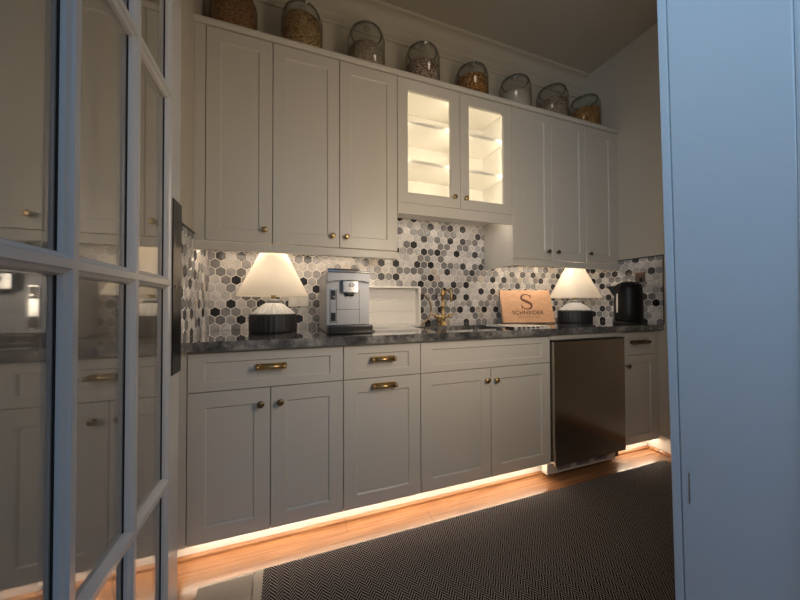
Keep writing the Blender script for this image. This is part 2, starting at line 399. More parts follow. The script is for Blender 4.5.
backsplash('wall_right_tiles', [(-.03, YB, CT+.0005, 1.405)], lambda u, z, h: (XR-.0008-h, u, z), .02)
b = BM(); box(b, 0, .006, -.034, YB, 1.405, 1.412); box(b, 0, .006, -.034, -.030, CT, 1.412); struct('trim_8', b, TRIMD)
b = BM(); box(b, XR-.006, XR, -.034, YB, 1.405, 1.412); box(b, XR-.006, XR, -.036, -.030, CT, 1.412); struct('trim_9', b, TRIMD)

# ------------------------------------------------------------------ cabinet pieces
def shaker(bm, x0, x1, z0, z1, y, fr=.062, rec=.007, th=.02, frz=None, hole=False):
    """shaker front: flat frame with a recessed panel (or an opening) facing -Y at plane y"""
    frz = frz or fr; e_ = .0018
    def ring(ix, iz, yy): return [bm.verts.new(p_) for p_ in ((x0+ix, yy, z0+iz), (x1-ix, yy, z0+iz), (x1-ix, yy, z1-iz), (x0+ix, yy, z1-iz))]
    R = [ring(0, 0, y+th), ring(0, 0, y+e_), ring(e_, e_, y), ring(fr, frz, y), ring(fr+.003, frz+.003, y+.0025), ring(fr+.005, frz+.005, y+rec)]
    if hole: R += [ring(fr+.005, frz+.005, y+th)]
    for a, c in zip(R, R[1:]):
        for i in range(4): bm.faces.new((a[i], a[(i+1) % 4], c[(i+1) % 4], c[i]))
    if hole:
        a, c = R[-1], R[0]
        for i in range(4): bm.faces.new((a[i], a[(i+1) % 4], c[(i+1) % 4], c[i]))
    else:
        bm.faces.new(R[-1]); bm.faces.new(R[0])
def knob(parent, x, y, z, m=BRASS):
    bm = BM(); prof = [(.0065, 0), (.0055, .004), (.005, .012), (.011, .016), (.0145, .021), (.0145, .025), (.012, .028), (.005, .0295)]
    solid(bm, prof, seg=20)
    for v in bm.verts: v.co = Vector((x+v.co.x, y-v.co.z, z+v.co.y))
    return obj('knob', bm, m, parent)
def pull(parent, xc, y, z, ln=.125, m=BRASS):
    """bar pull on a slim back plate with a round cap at each end"""
    bm = BM()
    prism(bm, rrect(xc-ln/2, xc+ln/2, z-.0125, z+.0125, .004), 'y', y-.003, y)
    cyl(bm, (xc-ln/2+.004, y-.024, z), (xc+ln/2-.004, y-.024, z), .0092)
    for s in (-1, 1):
        xx = xc+s*(ln/2-.010)
        cyl(bm, (xx, y-.002, z), (xx, y-.024, z), .0075)
        cyl(bm, (xx-.007, y-.024, z), (xx+.007, y-.024, z), .0112)
    return obj('handle', bm, m, parent)
G = .0016
def toe(parent, xa, xb):
    bm = BM(); box(bm, xa, xb, .030, .040, ZB-.004, ZB); return obj('light_strip', bm, LEDT, parent)
def front(name, parent, x0, x1, z0, z1, y, **k):
    bm = BM(); shaker(bm, x0+G, x1-G, z0+G, z1-G, y, **k); return obj(name, bm, CAB, parent)
def carcass(parent, x0, x1, y0, y1, z0, z1, extra=None, m=None):
    bm = BM(); box(bm, x0+.0005, x1-.0005, y0, y1, z0, z1)
    if extra: extra(bm)
    return obj('carcass', bm, m or CAB, parent)

ZB, ZD, ZT = .0978, .7066, .866
X0, G1, C1, C2, G2, C3, C4 = .048, .3569, .6714, 1.0661, 1.4951, 1.9246, 2.5516
YC = .0205
def base(label, x0, x1, loc=None): return thing('base_cabinet', label, 'cabinet', ((x0+x1)/2, .3, ZB), 'base cabinets under the counter')
t = base('leftmost base cabinet with one wide brass-handled drawer over two doors', 0, C1)
carcass(t, 0, C1, YC, .60, ZB, CB-.001, lambda bm: (box(bm, .0005, X0-G, .002, YC, ZB, CB-.001)))
toe(t, .03, C1-.002)
d = front('drawer', t, X0, C1, ZD, ZT, 0, fr=.058, frz=.036); pull(d, .3595, 0, .797)
d = front('door', t, X0, G1, ZB, ZD, 0); knob(d, .319, 0, .641, BRASSD)
d = front('door', t, G1, C1, ZB, ZD, 0); knob(d, .397, 0, .641, BRASSD)
t = base('narrow base cabinet below the coffee machine, brass bar handles on drawer and tall front', C1, C2)
carcass(t, C1, C2, YC, .60, ZB, CB-.001)
toe(t, C1+.002, C2-.002)
d = front('drawer', t, C1, C2, ZD, ZT, 0, fr=.062, frz=.036); pull(d, .8645, 0, .797)
d = front('door', t, C1, C2, ZB, ZD, 0); pull(d, .8695, 0, .668)
t = base('base cabinet under the sink with two knobbed doors and a plain drawer front', C2, C3)
carcass(t, C2, C3, YC, .60, ZB, .66)
toe(t, C2+.002, C3-.03)
d = front('false_drawer_front', t, C2, C3, ZD, ZT, 0, fr=.062, frz=.036)
d = front('door', t, C2, G2, ZB, ZD, 0); knob(d, 1.461, 0, .641)
d = front('door', t, G2, C3, ZB, ZD, 0); knob(d, 1.523, 0, .639)
b = BM(); box(b, C2+.001, C3-.001, YC, .035, .66, CB-.001); obj('face_frame', b, CAB, t)
t = base('narrow base cabinet in the right corner beside the steel fridge', C4, XR)
XE = 2.905
carcass(t, C4, XR, YC, .60, ZB, CB-.001, lambda bm: box(bm, XE+G, XR-.0005, .004, YC, ZB, CB-.001))
d = front('drawer', t, C4, XE, ZD, ZT, 0, fr=.055, frz=.036); pull(d, 2.722, 0, .796, .165, BRASSD)
d = front('door', t, C4, XE, ZB, ZD, 0, fr=.055); knob(d, 2.594, 0, .638, BRASSD)

toe(t, C4+.01, XR-.02)
# under-counter fridge with brushed steel door
t = thing('beverage_fridge', 'under-counter fridge with dark brushed steel door between base cabinets', 'fridge', ((C3+C4)/2, .3, .02))
b = BM(); box(b, C3+.003, C4-.003, .03, .59, .026, CB-.002)
obj('housing', b, BLACK, t)
b = BM(); box(b, C3+.002, C4-.002, 0, .028, .842, CB-.004, bev=.001); box(b, C3+.002, C4-.002, -.006, .0, .852, CB-.004, bev=.001); obj('top_panel', b, CAB, t, None)
b = BM(); box(b, C3+.007, C4-.006, -.024, .018, .088, .832, bev=.003); dr = obj('door', b, STEELB, t)
b = BM(); box(b, C3+.007, C4-.006, -.026, -.004, .8325, .8395, bev=.001); obj('handle_rail', b, BLACKM, dr)
b = BM(); box(b, C3-.02, C4-.06, .012, .026, .026, .088, bev=.001); box(b, C3-.02, C3-.005, .026, .055, .026, .088)
gr = obj('kick_plate', b, CAB, t)
b = BM()
for k in range(3):
    x = C3+.06+k*.16; box(b, x, x+.11, .0105, .0125, .04, .074)
obj('vent', b, SILVER, gr)

# countertop (with the sink cut out) and undermount sink
SX0, SX1, SY0, SY1 = 1.20, 1.72, .10, .43
b = BM()
for (xa, xb, ya, yb) in ((.0005, SX0, -.03, YB), (SX1, XR-.0005, -.03, YB), (SX0, SX1, -.03, SY0), (SX0, SX1, SY1, YB)):
    box(b, xa, xb, ya, yb, CB, CT)
bmesh.ops.remove_doubles(b, verts=list(b.verts), dist=1e-5)
tag(obj('countertop', b, GRAN, loc=(1.4, .3, CB)), 'polished dark grey speckled granite countertop along the back wall', 'countertop')
b = BM()
box(b, SX0-.012, SX0, SY0-.012, SY1+.012, .70, CB-.0005); box(b, SX1, SX1+.012, SY0-.012, SY1+.012, .70, CB-.0005)
box(b, SX0, SX1, SY0-.012, SY0, .70, CB-.0005); box(b, SX0, SX1, SY1, SY1+.012, .70, CB-.0005); box(b, SX0, SX1, SY0, SY1, .70, .712)
t = thing('sink', 'undermount steel sink set into the granite counter in front of brass faucet', 'sink', ((SX0+SX1)/2, .26, .70))
obj('basin', b, STEEL, t)
b = BM(); solid(b, [(.045, 0), (.045, .004), (.03, .002)], (1.46, .27, .7125)); obj('drain', b, SILVERL, t)

# upper cabinets ----------------------------------------------------------
ZR, ZU0, ZU1, ZUT = 1.3313, 1.379, 2.438, 2.44
U1, U2, U3, UM, U4, U5, U6, UR = .353, .7004, 1.0455, 1.4774, 1.8898, 2.2441, 2.5865, 2.907
YCU = YU+.0205
def upper(label, x0, x1, z=ZU0): return thing('upper_cabinet', label, 'cabinet', ((x0+x1)/2, .45, z), 'upper cabinets on the back wall')
def rail(parent, x0, x1):
    bm = BM(); box(bm, x0, x1, YU-.004, YU+.016, ZR, ZU0-.004, bev=.003); return obj('light_rail', bm, CAB, parent)
def strip(parent, x0, x1, y, z, m=LEDM, w=.010):
    bm = BM(); box(bm, x0, x1, y-w/2, y+w/2, z-.003, z); return obj('light_strip', bm, m, parent)
t = upper('leftmost single-door upper cabinet against the left wall', 0, U1)
carcass(t, 0, U1, YCU, YB-.001, ZU0, ZUT, lambda bm: box(bm, .0005, X0-G, YU+.003, YCU, ZU0, ZUT))
d = front('door', t, X0, U1, ZU0, ZU1, YU); knob(d, .316, YU, 1.446, BRASS); rail(t, .0005, U1)
strip(t, .03, U1-.005, .345, ZU0)
t = upper('two-door upper cabinet above the coffee machine, knobs at lower meeting corners', U1, U3)
carcass(t, U1, U3, YCU, YB-.001, ZU0, ZUT)
d = front('door', t, U1, U2, ZU0, ZU1, YU); knob(d, .661, YU, 1.441); d = front('door', t, U2, U3, ZU0, ZU1, YU); knob(d, .737, YU, 1.441); rail(t, U1, U3)
strip(t, U1+.005, U3-.03, .345, ZU0)
# glass-door centre cabinet
ZV, ZM0 = 1.6088, 1.676
t = upper('short lit upper cabinet over the sink with two glass doors and empty shelves', U3, U4, ZV)
TH = .018
b = BM()
box(b, U3+.0005, U3+TH, YCU, YB-.001, ZM0, ZUT); box(b, U4-TH, U4-.0005, YCU, YB-.001, ZM0, ZUT)
box(b, U3+TH, U4-TH, YB-.012, YB-.001, ZM0, ZUT)
box(b, U3+TH, U4-TH, YCU, YB-.012, ZM0, ZM0+TH); box(b, U3+TH, U4-TH, YCU, YB-.012, ZUT-TH, ZUT)
obj('carcass', b, CABIN, t)
for z in (1.950, 2.195):
    b = BM(); box(b, U3+TH+.001, U4-TH-.001, .33, YB-.0125, z, z+.02, bev=.001); obj('shelf', b, CABIN, t)
for (xa, xb, kx) in ((U3, UM, 1.429), (UM, U4, 1.514)):
    d = front('glass_door', t, xa, xb, ZM0, ZU1, YU, fr=.064, frz=.064, rec=.009, hole=True)
    b = BM(); box(b, xa+.06, xb-.06, YU+.010, YU+.014, ZM0+.06, ZU1-.06); obj('glass_pane', b, CABG, d)
    knob(d, kx, YU, 1.746)
b = BM(); box(b, U3+.0005, U4-.0005, YU-.002, YU+.018, ZV, ZM0-.001, bev=.002); obj('valance', b, CAB, t)
strip(t, U3+.02, U4-.02, .33, ZM0, LEDM2)
for x in (U3+.045, U4-.045, UM-.03, UM+.03):      # upright light strips behind the door stiles
    b = BM(); box(b, x-.006, x+.006, YCU+.002, YCU+.006, ZM0+.03, ZUT-.03); obj('light_strip', b, LEDC, t)
t = upper('two-door upper cabinet right of the lit glass doors, above the engraved board', U4, U6)
carcass(t, U4, U6, YCU, YB-.001, ZU0, ZUT, lambda bm: box(bm, U4+.0005, U4+.018, YU+.0165, YB-.001, ZR, ZU0))
d = front('door', t, U4, U5, ZU0, ZU1, YU); knob(d, 2.2, YU, 1.44, BRASSD); d = front('door', t, U5, U6, ZU0, ZU1, YU); knob(d, 2.287, YU, 1.44, BRASSD); rail(t, U4+.0005, U6)
strip(t, U4+.03, U6-.005, .345, ZU0)
t = upper('rightmost single-door upper cabinet against the right wall', U6, XR)
carcass(t, U6, XR, YCU, YB-.001, ZU0, ZUT, lambda bm: box(bm, UR+G, XR-.0005, YU+.003, YCU, ZU0, ZUT))
d = front('door', t, U6, UR, ZU0, ZU1, YU); knob(d, 2.615, YU, 1.446, BRASSD); rail(t, U6, XR-.0005)
strip(t, U6+.005, U6+.19, .345, ZU0)
b = BM()
prism(b, [(YU+.01, 2.4405), (YU-.006, 2.4405), (YU-.012, 2.446), (YU-.018, 2.450), (YU-.020, 2.458), (YU-.017, 2.4655), (YU+.02, 2.4655), (YU+.02, 2.4405)], 'x', .0005, XR-.0005)
box(b, .0005, XR-.0005, YU+.02, YB-.001, 2.4405, 2.452)
struct('trim_10', b, CAB)
# ------------------------------------------------------------------ jars on the cabinets
JZ = 2.452
def make_jar(x, y, h, label):
    t = thing('glass_jar', label, 'jar', (x, y, JZ), 'glass jars on top of the upper cabinets')
    R_ = .117; b = BM(); hb = h-.118
    lathe(b, [(0, .0), (R_-.014, 0), (R_-.004, .004), (R_, .016), (R_, hb-.05), (R_-.002, hb-.032), (R_-.008, hb-.016), (R_-.018, hb-.005), (R_-.026, hb)], (x, y, JZ), 48)
    obj('body', b, JARG, t)
    z0 = JZ+hb; b = BM()
    lathe(b, [(R_-.030, -.010), (R_-.028, .001), (R_-.018, .002), (R_-.016, .006), (R_-.02, .011), (R_-.04, .020), (.05, .029), (.014, .033)], (x, y, z0), 48)
    ld = obj('lid', b, JARG, t)
    b = BM(); solid(b, [(.010, .031), (.012, .035), (.019, .041), (.021, .048), (.017, .055), (.006, .059)], (x, y, z0), 20); obj('knob', b, JARG, ld)
    b = BM(); tube(b, [(x+(R_-.021)*math.cos(a_*PI/24), y+(R_-.021)*math.sin(a_*PI/24), z0+.0035) for a_ in range(49)], .003, 8); obj('rim', b, RIMG, ld)
    return t
M_CER = grain('brown_cereal', [(.36, .17, .05), (.26, .11, .03), (.42, .22, .08), (.18, .07, .02)], 165)
M_RING = grain('tan_cereal', [(.46, .30, .13), (.36, .22, .09), (.52, .36, .18), (.25, .14, .05)], 127)
M_OAT = grain('pale_oats', [(.52, .43, .34), (.44, .36, .28), (.58, .5, .4), (.36, .28, .2)], 210)
M_BEAN = grain('mixed_beans', [(.56, .47, .38), (.26, .09, .06), (.5, .4, .32), (.15, .06, .045), (.6, .54, .46)], 150)
M_CHIP = grain('orange_chips', [(.45, .22, .06), (.34, .14, .03), (.52, .28, .09), (.2, .07, .02)], 90)
M_FLOUR = pbr('white_flour', (.62, .55, .47), .9, noise=.08, scale=25, bump=.3, bscale=120)
M_GRAIN = grain('mixed_grains', [(.5, .4, .28), (.3, .2, .12), (.6, .52, .42), (.14, .09, .06), (.55, .36, .2)], 172)
M_PASTA = grain('orange_pasta', [(.46, .24, .07), (.36, .17, .04), (.54, .3, .1), (.26, .1, .03)], 112)
JY = .432
JARS = [(.150, .40, 'leftmost tall glass jar, full of brown cereal, cut by the photo top', M_CER, .262, 'brown cereal', 'brown cereal filling the leftmost glass jar'),
        (.506, .425, 'second glass jar from left, nearly full of tan cereal pieces', M_RING, .255, 'tan cereal', 'tan cereal pieces filling the second glass jar from the left'),
        (.893, .425, 'third glass jar from left, half full of pale oats', M_OAT, .20, 'oats', 'pale oats half filling the third glass jar from the left'),
        (1.281, .415, 'glass jar of speckled red and white beans left of the glass doors\' middle', M_BEAN, .20, 'beans', 'speckled red and white dried beans in a glass jar'),
        (1.667, .385, 'glass jar of orange-brown chips above the right glass door', M_CHIP, .205, 'chips', 'orange-brown chips inside the jar above the right glass door'),
        (2.05, .40, 'glass jar half full of white flour, third from the right', M_FLOUR, .18, 'flour', 'white flour half filling the third glass jar from the right'),
        (2.418, .42, 'glass jar of speckled mixed grains, second from the right', M_GRAIN, .215, 'grain', 'speckled mixed grains in the second glass jar from the right'),
        (2.77, .42, 'rightmost glass jar, half full of orange pasta', M_PASTA, .215, 'pasta', 'orange pasta half filling the rightmost glass jar')]
for (x, h, lb, mm, fh, nm, cl) in JARS:
    make_jar(x, JY, h, lb)
    b = BM(); R_ = .112; rg = []
    prof = [(R_-.008, .008), (R_, .03), (R_, fh-.01)]
    lathe(b, prof, (x, JY, JZ), 40)
    # uneven heap on top
    prev = None
    n0 = len(b.verts)
    rows = []
    for ri in range(8):
        rr = R_*(1-ri/8); row = []
        for k in range(40):
            a = 2*PI*k/40
            zz = fh-.01+.022*(1-rr/R_)+(random.uniform(-.006, .006) if ri else 0)
            row.append(b.verts.new((x+rr*math.cos(a), JY+rr*math.sin(a), JZ+zz)))
        rows.append(row)
    for ra, rb in zip(rows, rows[1:]):
        for k in range(40): f = b.faces.new((ra[k], ra[(k+1) % 40], rb[(k+1) % 40], rb[k])); f.smooth = True
    ct = b.verts.new((x, JY, JZ+fh+.014))
    for k in range(40): b.faces.new((rows[-1][k], rows[-1][(k+1) % 40], ct))
    bt = b.verts.new((x, JY, JZ+.008)); b.verts.ensure_lookup_table()
    for k in range(40): b.faces.new((b.verts[(k+1) % 40], b.verts[k], bt))
    bmesh.ops.remove_doubles(b, verts=list(b.verts), dist=1e-5)
    tag(obj(nm.replace(' ', '_'), b, mm, loc=(x, JY, JZ+.008)), cl, nm.split()[-1], kind='stuff')

# ------------------------------------------------------------------ table lamps
def make_lamp(x, y, label):
    t = thing('table_lamp', label, 'lamp', (x, y, CT), 'table lamps on the counter')
    b = BM(); solid(b, [(.116, 0), (.121, .004), (.122, .012), (.122, .088), (.120, .096), (.112, .099)], (x, y, CT), 120, flute=.012, nfl=30); obj('base', b, BLACKR, t)
    b = BM(); solid(b, [(.111, .0995), (.108, .104), (.085, .125), (.055, .148), (.038, .158)], (x, y, CT), 96, flute=.03, nfl=24, smooth=False); obj('glass_body', b, PGLASS, t)
    b = BM(); solid(b, [(.036, .158), (.036, .172), (.03, .178), (.014, .181)], (x, y, CT), 32); obj('cap', b, SILVER, t)
    b = BM(); cyl(b, (x, y, CT+.181), (x, y, CT+.235), .013); cyl(b, (x, y-.01, CT+.197), (x+.004, y-.03, CT+.197), .004); obj('socket', b, BRASS, t)
    b = BM(); tube(b, [(x, y, CT+.235), (x, y, CT+.25), (x, y, CT+.275), (x, y, CT+.30), (x, y, CT+.32), (x, y, CT+.328)], [.012, .016, .028, .032, .022, .006], 20); obj('bulb', b, BULB, t)
    b = BM(); lathe(b, [(.1835, .195), (.184, .2), (.062, .442), (.0615, .445)], (x, y, CT), 64)
    sh = obj('shade', b, SHADE, t, fix=True)
    b = BM()
    for k in range(3):
        a = k*2*PI/3+.4; cyl(b, (x+.013*math.cos(a), y+.013*math.sin(a), CT+.232), (x+.1655*math.cos(a), y+.1655*math.sin(a), CT+.2345), .0016, seg=6)
    obj('shade_support', b, BRASS, t)
    return t
L1 = make_lamp(.355, .385, 'table lamp with cream cone shade and black base beside the coffee machine')
L2 = copy_tree(L1, (2.58, .385, CT)); L2['label'] = 'table lamp with cream cone shade between the engraved board and kettle'

# ------------------------------------------------------------------ coffee machine
MX, MY = .612, .105; S = .00076
def fx(v): return MX+(v-115)*S
def fz(v): return CT+(530-v)*S
t = thing('coffee_machine', 'silver bean-to-cup coffee machine with black drip tray between lamp and white tray', 'coffee machine', (MX+.11, MY+.2, CT))
W0, W1 = fx(115), fx(405); MF = MY+.035; MB = MY+.40
b = BM()
box(b, W0, W1, MF+.03, MB, CT+.004, fz(126), bev=.008, seg=3); obj('housing', b, SILVER, t)
b = BM(); prism(b, [(W0, fz(470)), (W0, fz(150))]+[(W0+.02*(1-math.cos(a)), fz(150)+.02*math.sin(a)) for a in (0.5, 1.0, 1.5)]+[(W1-.02*(1-math.cos(a)), fz(150)+.02*math.sin(a)) for a in (1.5, 1.0, .5)]+[(W1, fz(150)), (W1, fz(470))], 'y', MF, MF+.03)
obj('front_panel', b, SILVER, t)
b = BM(); P = [(W0-.001, fz(125))]
for i in range(6): a = PI*i/10; P.append((W0-.001+.05*(1-math.cos(a)) , fz(125)-.062*math.sin(a)*.72))
b2 = [(W0, fz(124)), (W0, fz(188)), (W0+.012, fz(180)), (W0+.035, fz(172)), ((W0+W1)/2, fz(170)), (W1-.035, fz(172)), (W1-.012, fz(180)), (W1, fz(188)), (W1, fz(124))]
prism(b, b2, 'y', MF-.028, MF+.031); bmesh.ops.bevel(b, geom=list(b.edges), offset=.003, segments=2, affect='EDGES')
hd = obj('head', b, SILVER, t)
b = BM(); box(b, W0-.001, W1+.002, MF-.033, MB-.01, fz(124), fz(107), bev=.006); obj('top_lid', b, SILVERL, t)
b = BM(); box(b, W0+.006, W1-.05, MF+.0, MB-.04, fz(108)-.0005, fz(92), bev=.004); obj('bean_lid', b, BLACK, t)
b = BM(); box(b, fx(214), fx(322), MF-.034, MF+.001, fz(258), fz(176), bev=.004); sp_ = obj('spout_block', b, SILVERL, t)
b = BM()
cyl(b, (fx(275), MF-.034, fz(205)), (fx(275), MF-.044, fz(205)), .013)
obj('dial', b, SILVER, sp_)
b = BM()
for q in (252, 282): cyl(b, (fx(q), MF-.018, fz(258)), (fx(q), MF-.018, fz(280)), .010, .006)
box(b, fx(244), fx(290), MF-.03, MF-.004, fz(270), fz(257), bev=.002); obj('nozzle', b, BLACK, sp_)
b = BM(); box(b, fx(136), fx(178), MF-.006, MF+.001, fz(455), fz(232), bev=.002); cs = obj('side_strip', b, SILVERL, t)
for (za, zb_) in ((302, 240), (446, 390)):
    b = BM(); box(b, fx(141), fx(172), MF-.0085, MF-.0055, fz(za), fz(zb_), bev=.001); obj('display', b, BLACK, cs)
b = BM(); cyl(b, (fx(160), MF-.0085, fz(283)), (fx(160), MF-.012, fz(283)), .005); obj('button', b, SILVERL, cs)
b = BM(); box(b, fx(181), fx(335), MF-.001, MF+.001, fz(369.5), fz(367)); box(b, fx(180), fx(182), MF-.001, MF+.001, fz(465), fz(232)); box(b, fx(335), fx(337), MF-.001, MF+.001, fz(465), fz(232)); obj('panel_seam', b, DARK, t)
b = BM(); box(b, W0+.003, W1+.005, MY-.02, MF+.03, CT+.001, fz(472), bev=.006); dtp = obj('drip_tray', b, BLACK, t)
b = BM()
for k in range(12): box(b, W0+.018+k*.0165, W0+.026+k*.0165, MY-.012, MF-.002, fz(472)-.0005, fz(470))
obj('grate', b, BLACKM, dtp)

# ------------------------------------------------------------------ white tray standing on its long side
t = thing('serving_tray', 'white wooden tray stood on its side against the tiles behind coffee machine', 'tray', (1.02, .53, CT))
ta, tb, tz0, tz1, ty0, ty1 = .76, 1.297, CT+.001, 1.185, .512, .584
b = BM(); box(b, ta, tb, ty0, ty1, tz0, tz0+.012, bev=.001); box(b, ta, tb, ty0, ty1, tz1-.012, tz1, bev=.001)
box(b, ta, ta+.014, ty0, ty1, tz0+.012, tz1-.012, bev=.001); box(b, tb-.014, tb, ty0, ty1, tz0+.012, tz1-.012, bev=.001)
obj('rim', b, WHITEW, t)
b = BM()
for k in range(3):
    h_ = (tz1-tz0-.024)/3; box(b, ta+.013, tb-.013, ty1-.012, ty1-.002, tz0+.012+k*h_+.0006, tz0+.012+(k+1)*h_-.0006, bev=.0015)
obj('bottom_board', b, WHITE, t)
# flat board in front of it
b = BM(); prism(b, [(.80, .30), (.87, .16), (1.13, .17), (1.17, .40), (.82, .42)], 'z', CT+.0005, CT+.010)
bmesh.ops.bevel(b, geom=list(b.edges), offset=.002, segments=2, affect='EDGES')
tag(obj('marble_slab', b, PALE, loc=(.98, .3, CT)), 'thin pale grey slab lying flat on the counter in front of white tray', 'slab')
# hoop with bronze rim leaning on the tiles
b = BM(); hx, hz, hr = 1.305, CT+.117, .113
tube(b, [(hx+hr*math.cos(i*PI/24), .5925-.004*(1-math.sin(i*PI/24))*.5, hz+hr*math.sin(i*PI/24)) for i in range(49)], .0042, 8)
tag(obj('hoop', b, BRASS, loc=(hx, .585, CT)), 'thin bronze hoop leaning on the tiles, half hidden behind the white tray', 'hoop')

# ------------------------------------------------------------------ faucet
FX, FY = 1.462, .50
t = thing('faucet', 'small brass bridge-style faucet with hooked spout behind the sink', 'faucet', (FX, FY, CT))
b = BM(); solid(b, [(.026, 0), (.026, .006), (.017, .012), (.014, .03), (.019, .042), (.021, .055), (.017, .068), (.012, .076), (.011, .13), (.013, .134), (.013, .140), (.011, .145), (.0105, .2), (.016, .206), (.019, .216), (.019, .226), (.013, .238), (.006, .246), (.008, .252), (.004, .258)], (FX, FY, CT), 24); obj('column', b, BRASS, t)
b = BM(); q = Vector((.78, -.62, 0)).normalized(); c0 = Vector((FX, FY, CT+.22))
P = [c0+q*.004, c0+q*.018+Vector((0, 0, .003))]
for i in range(9):
    a = PI*i/9; P.append(c0+q*(.04-.02*math.cos(a))+Vector((0, 0, .012+.018*math.sin(a))))
P += [c0+q*.06+Vector((0, 0, -.02)), c0+q*.06+Vector((0, 0, -.055))]
tube(b, P, [.0075]*(len(P)-1)+[.009], 14); obj('spout', b, BRASS, t)
b = BM(); cyl(b, (FX-.06, FY, CT+.062), (FX+.06, FY, CT+.062), .0065); obj('bridge', b, BRASS, t)
for s in (-1, 1):
    b = BM(); solid(b, [(.012, .053), (.012, .068), (.007, .073), (.005, .08)], (FX+s*.055, FY, CT), 16); cyl(b, (FX+s*.055, FY, CT+.074), (FX+s*.085, FY-.012, CT+.078), .0045, .006, 10); obj('lever', b, BRASS, t)
b = BM(); solid(b, [(.012, 0), (.012, .004), (.008, .01), (.008, .02), (.018, .035), (.014, .05), (.004, .055)], (FX-.045, FY-.03, CT), 18)
tag(obj('soap_dispenser', b, BRASSD, loc=(FX-.045, FY-.03, CT)), 'small dark brass dispenser stub left of the faucet', 'soap dispenser')

# ------------------------------------------------------------------ engraved board leaning back
BL = Vector((1.945, .45, CT+.0085)); BR = Vector((2.325, .335, CT+.0085)); ux = (BR-BL).normalized(); BWd = (BR-BL).length; BH = .262; BT = .022
nb = Vector((ux.y, -ux.x, 0)); lean = math.radians(19)
uy = (Vector((0, 0, 1))*math.cos(lean)-nb*math.sin(lean)); nn = ux.cross(uy)      # nn faces the room
t = thing('cutting_board', 'engraved pale wooden cutting board leaning on the tiles beside the right lamp', 'cutting board', (BL+BR)/2)
def place(bm):
    for v in bm.verts: v.co = BL+ux*v.co.x+uy*v.co.y+nn*v.co.z
b = BM(); box(b, 0, BWd, 0, BH, -BT, 0, bev=.003); place(b)
bo = obj('board', b, MAPLE, t)
def textmesh(s, size, cx, cy, z=.0004, sx=1):
    cu = bpy.data.curves.new('t', 'FONT'); cu.body = s; cu.size = size; cu.align_x = 'CENTER'; cu.align_y = 'CENTER'; cu.extrude = .0004; cu.offset = .0007; cu.space_character = 1.12
    o = bpy.data.objects.new('t', cu); COL.objects.link(o); dg = bpy.context.evaluated_depsgraph_get()
    me = bpy.data.meshes.new_from_object(o.evaluated_get(dg)); bm = BM(); bm.from_mesh(me)
    bpy.data.objects.remove(o); bpy.data.curves.remove(cu); bpy.data.meshes.remove(me)
    for v in bm.verts: v.co = Vector((cx+v.co.x*sx, cy+v.co.y, z+v.co.z))
    return bm
def flatstroke(bm, pts, wid, z=.0008):
    pts = [Vector((p_[0], p_[1], 0)) for p_ in pts]; A = []; B = []
    for i, p_ in enumerate(pts):
        d_ = (pts[min(i+1, len(pts)-1)]-pts[max(i-1, 0)]).normalized(); n_ = Vector((-d_.y, d_.x, 0)); w_ = wid[i] if isinstance(wid, list) else wid
        A.append(bm.verts.new((p_.x+n_.x*w_/2, p_.y+n_.y*w_/2, z))); B.append(bm.verts.new((p_.x-n_.x*w_/2, p_.y-n_.y*w_/2, z)))
    for i in range(len(pts)-1): bm.faces.new((A[i], A[i+1], B[i+1], B[i]))
# large serif S
b = BM(); SC = Vector((BWd*.50, BH*.635)); P = []; Wd = []
ctrl = [(.30, .30), (.24, .42), (.05, .5), (-.16, .46), (-.29, .33), (-.27, .17), (-.1, .06), (.1, -.04), (.28, -.17), (.30, -.33), (.16, -.47), (-.06, -.5), (-.26, -.42), (-.33, -.29)]
wd = [.05, .06, .07, .09, .13, .16, .19, .2, .17, .13, .09, .07, .06, .05]
def catmull(pts, n=5):
    R = []
    for i in range(len(pts)-1):
        p0, p1, p2, p3 = pts[max(i-1, 0)], pts[i], pts[i+1], pts[min(i+2, len(pts)-1)]
        for k in range(n):
            s = k/n
            R.append(tuple(.5*((2*p1[j])+(-p0[j]+p2[j])*s+(2*p0[j]-5*p1[j]+4*p2[j]-p3[j])*s*s+(-p0[j]+3*p1[j]-3*p2[j]+p3[j])*s**3) for j in range(len(p1))))
    R.append(tuple(pts[-1])); return R
cc = catmull([(x_, y_, w_) for (x_, y_), w_ in zip(ctrl, wd)])
HS = .118
flatstroke(b, [(SC.x+q_[0]*HS, SC.y+q_[1]*HS) for q_ in cc], [q_[2]*HS for q_ in cc])
flatstroke(b, [(SC.x+.31*HS, SC.y+.47*HS), (SC.x+.31*HS, SC.y+.24*HS)], [.05*HS, .08*HS]); flatstroke(b, [(SC.x-.34*HS, SC.y-.47*HS), (SC.x-.34*HS, SC.y-.22*HS)], [.05*HS, .08*HS])
place(b); obj('initial', b, ENGR, bo, fix=False)
b = textmesh('SCHNEIDER', .042, BWd*.50, BH*.295, sx=1.0)
place(b); obj('lettering', b, ENGR, bo, fix=False)
b = BM(); P = []
for i in range(90):
    s = i/89; P.append((BWd*(.30+.42*s), BH*.17+.005*math.sin(s*58)*(.5+.5*math.sin(s*17+1))+.004*math.sin(s*PI)))
flatstroke(b, P, .0022)
flatstroke(b, [(BWd*.26, BH*.15), (BWd*.5, BH*.135), (BWd*.74, BH*.155)], .0012)
place(b); obj('script_line', b, ENGR, bo, fix=False)

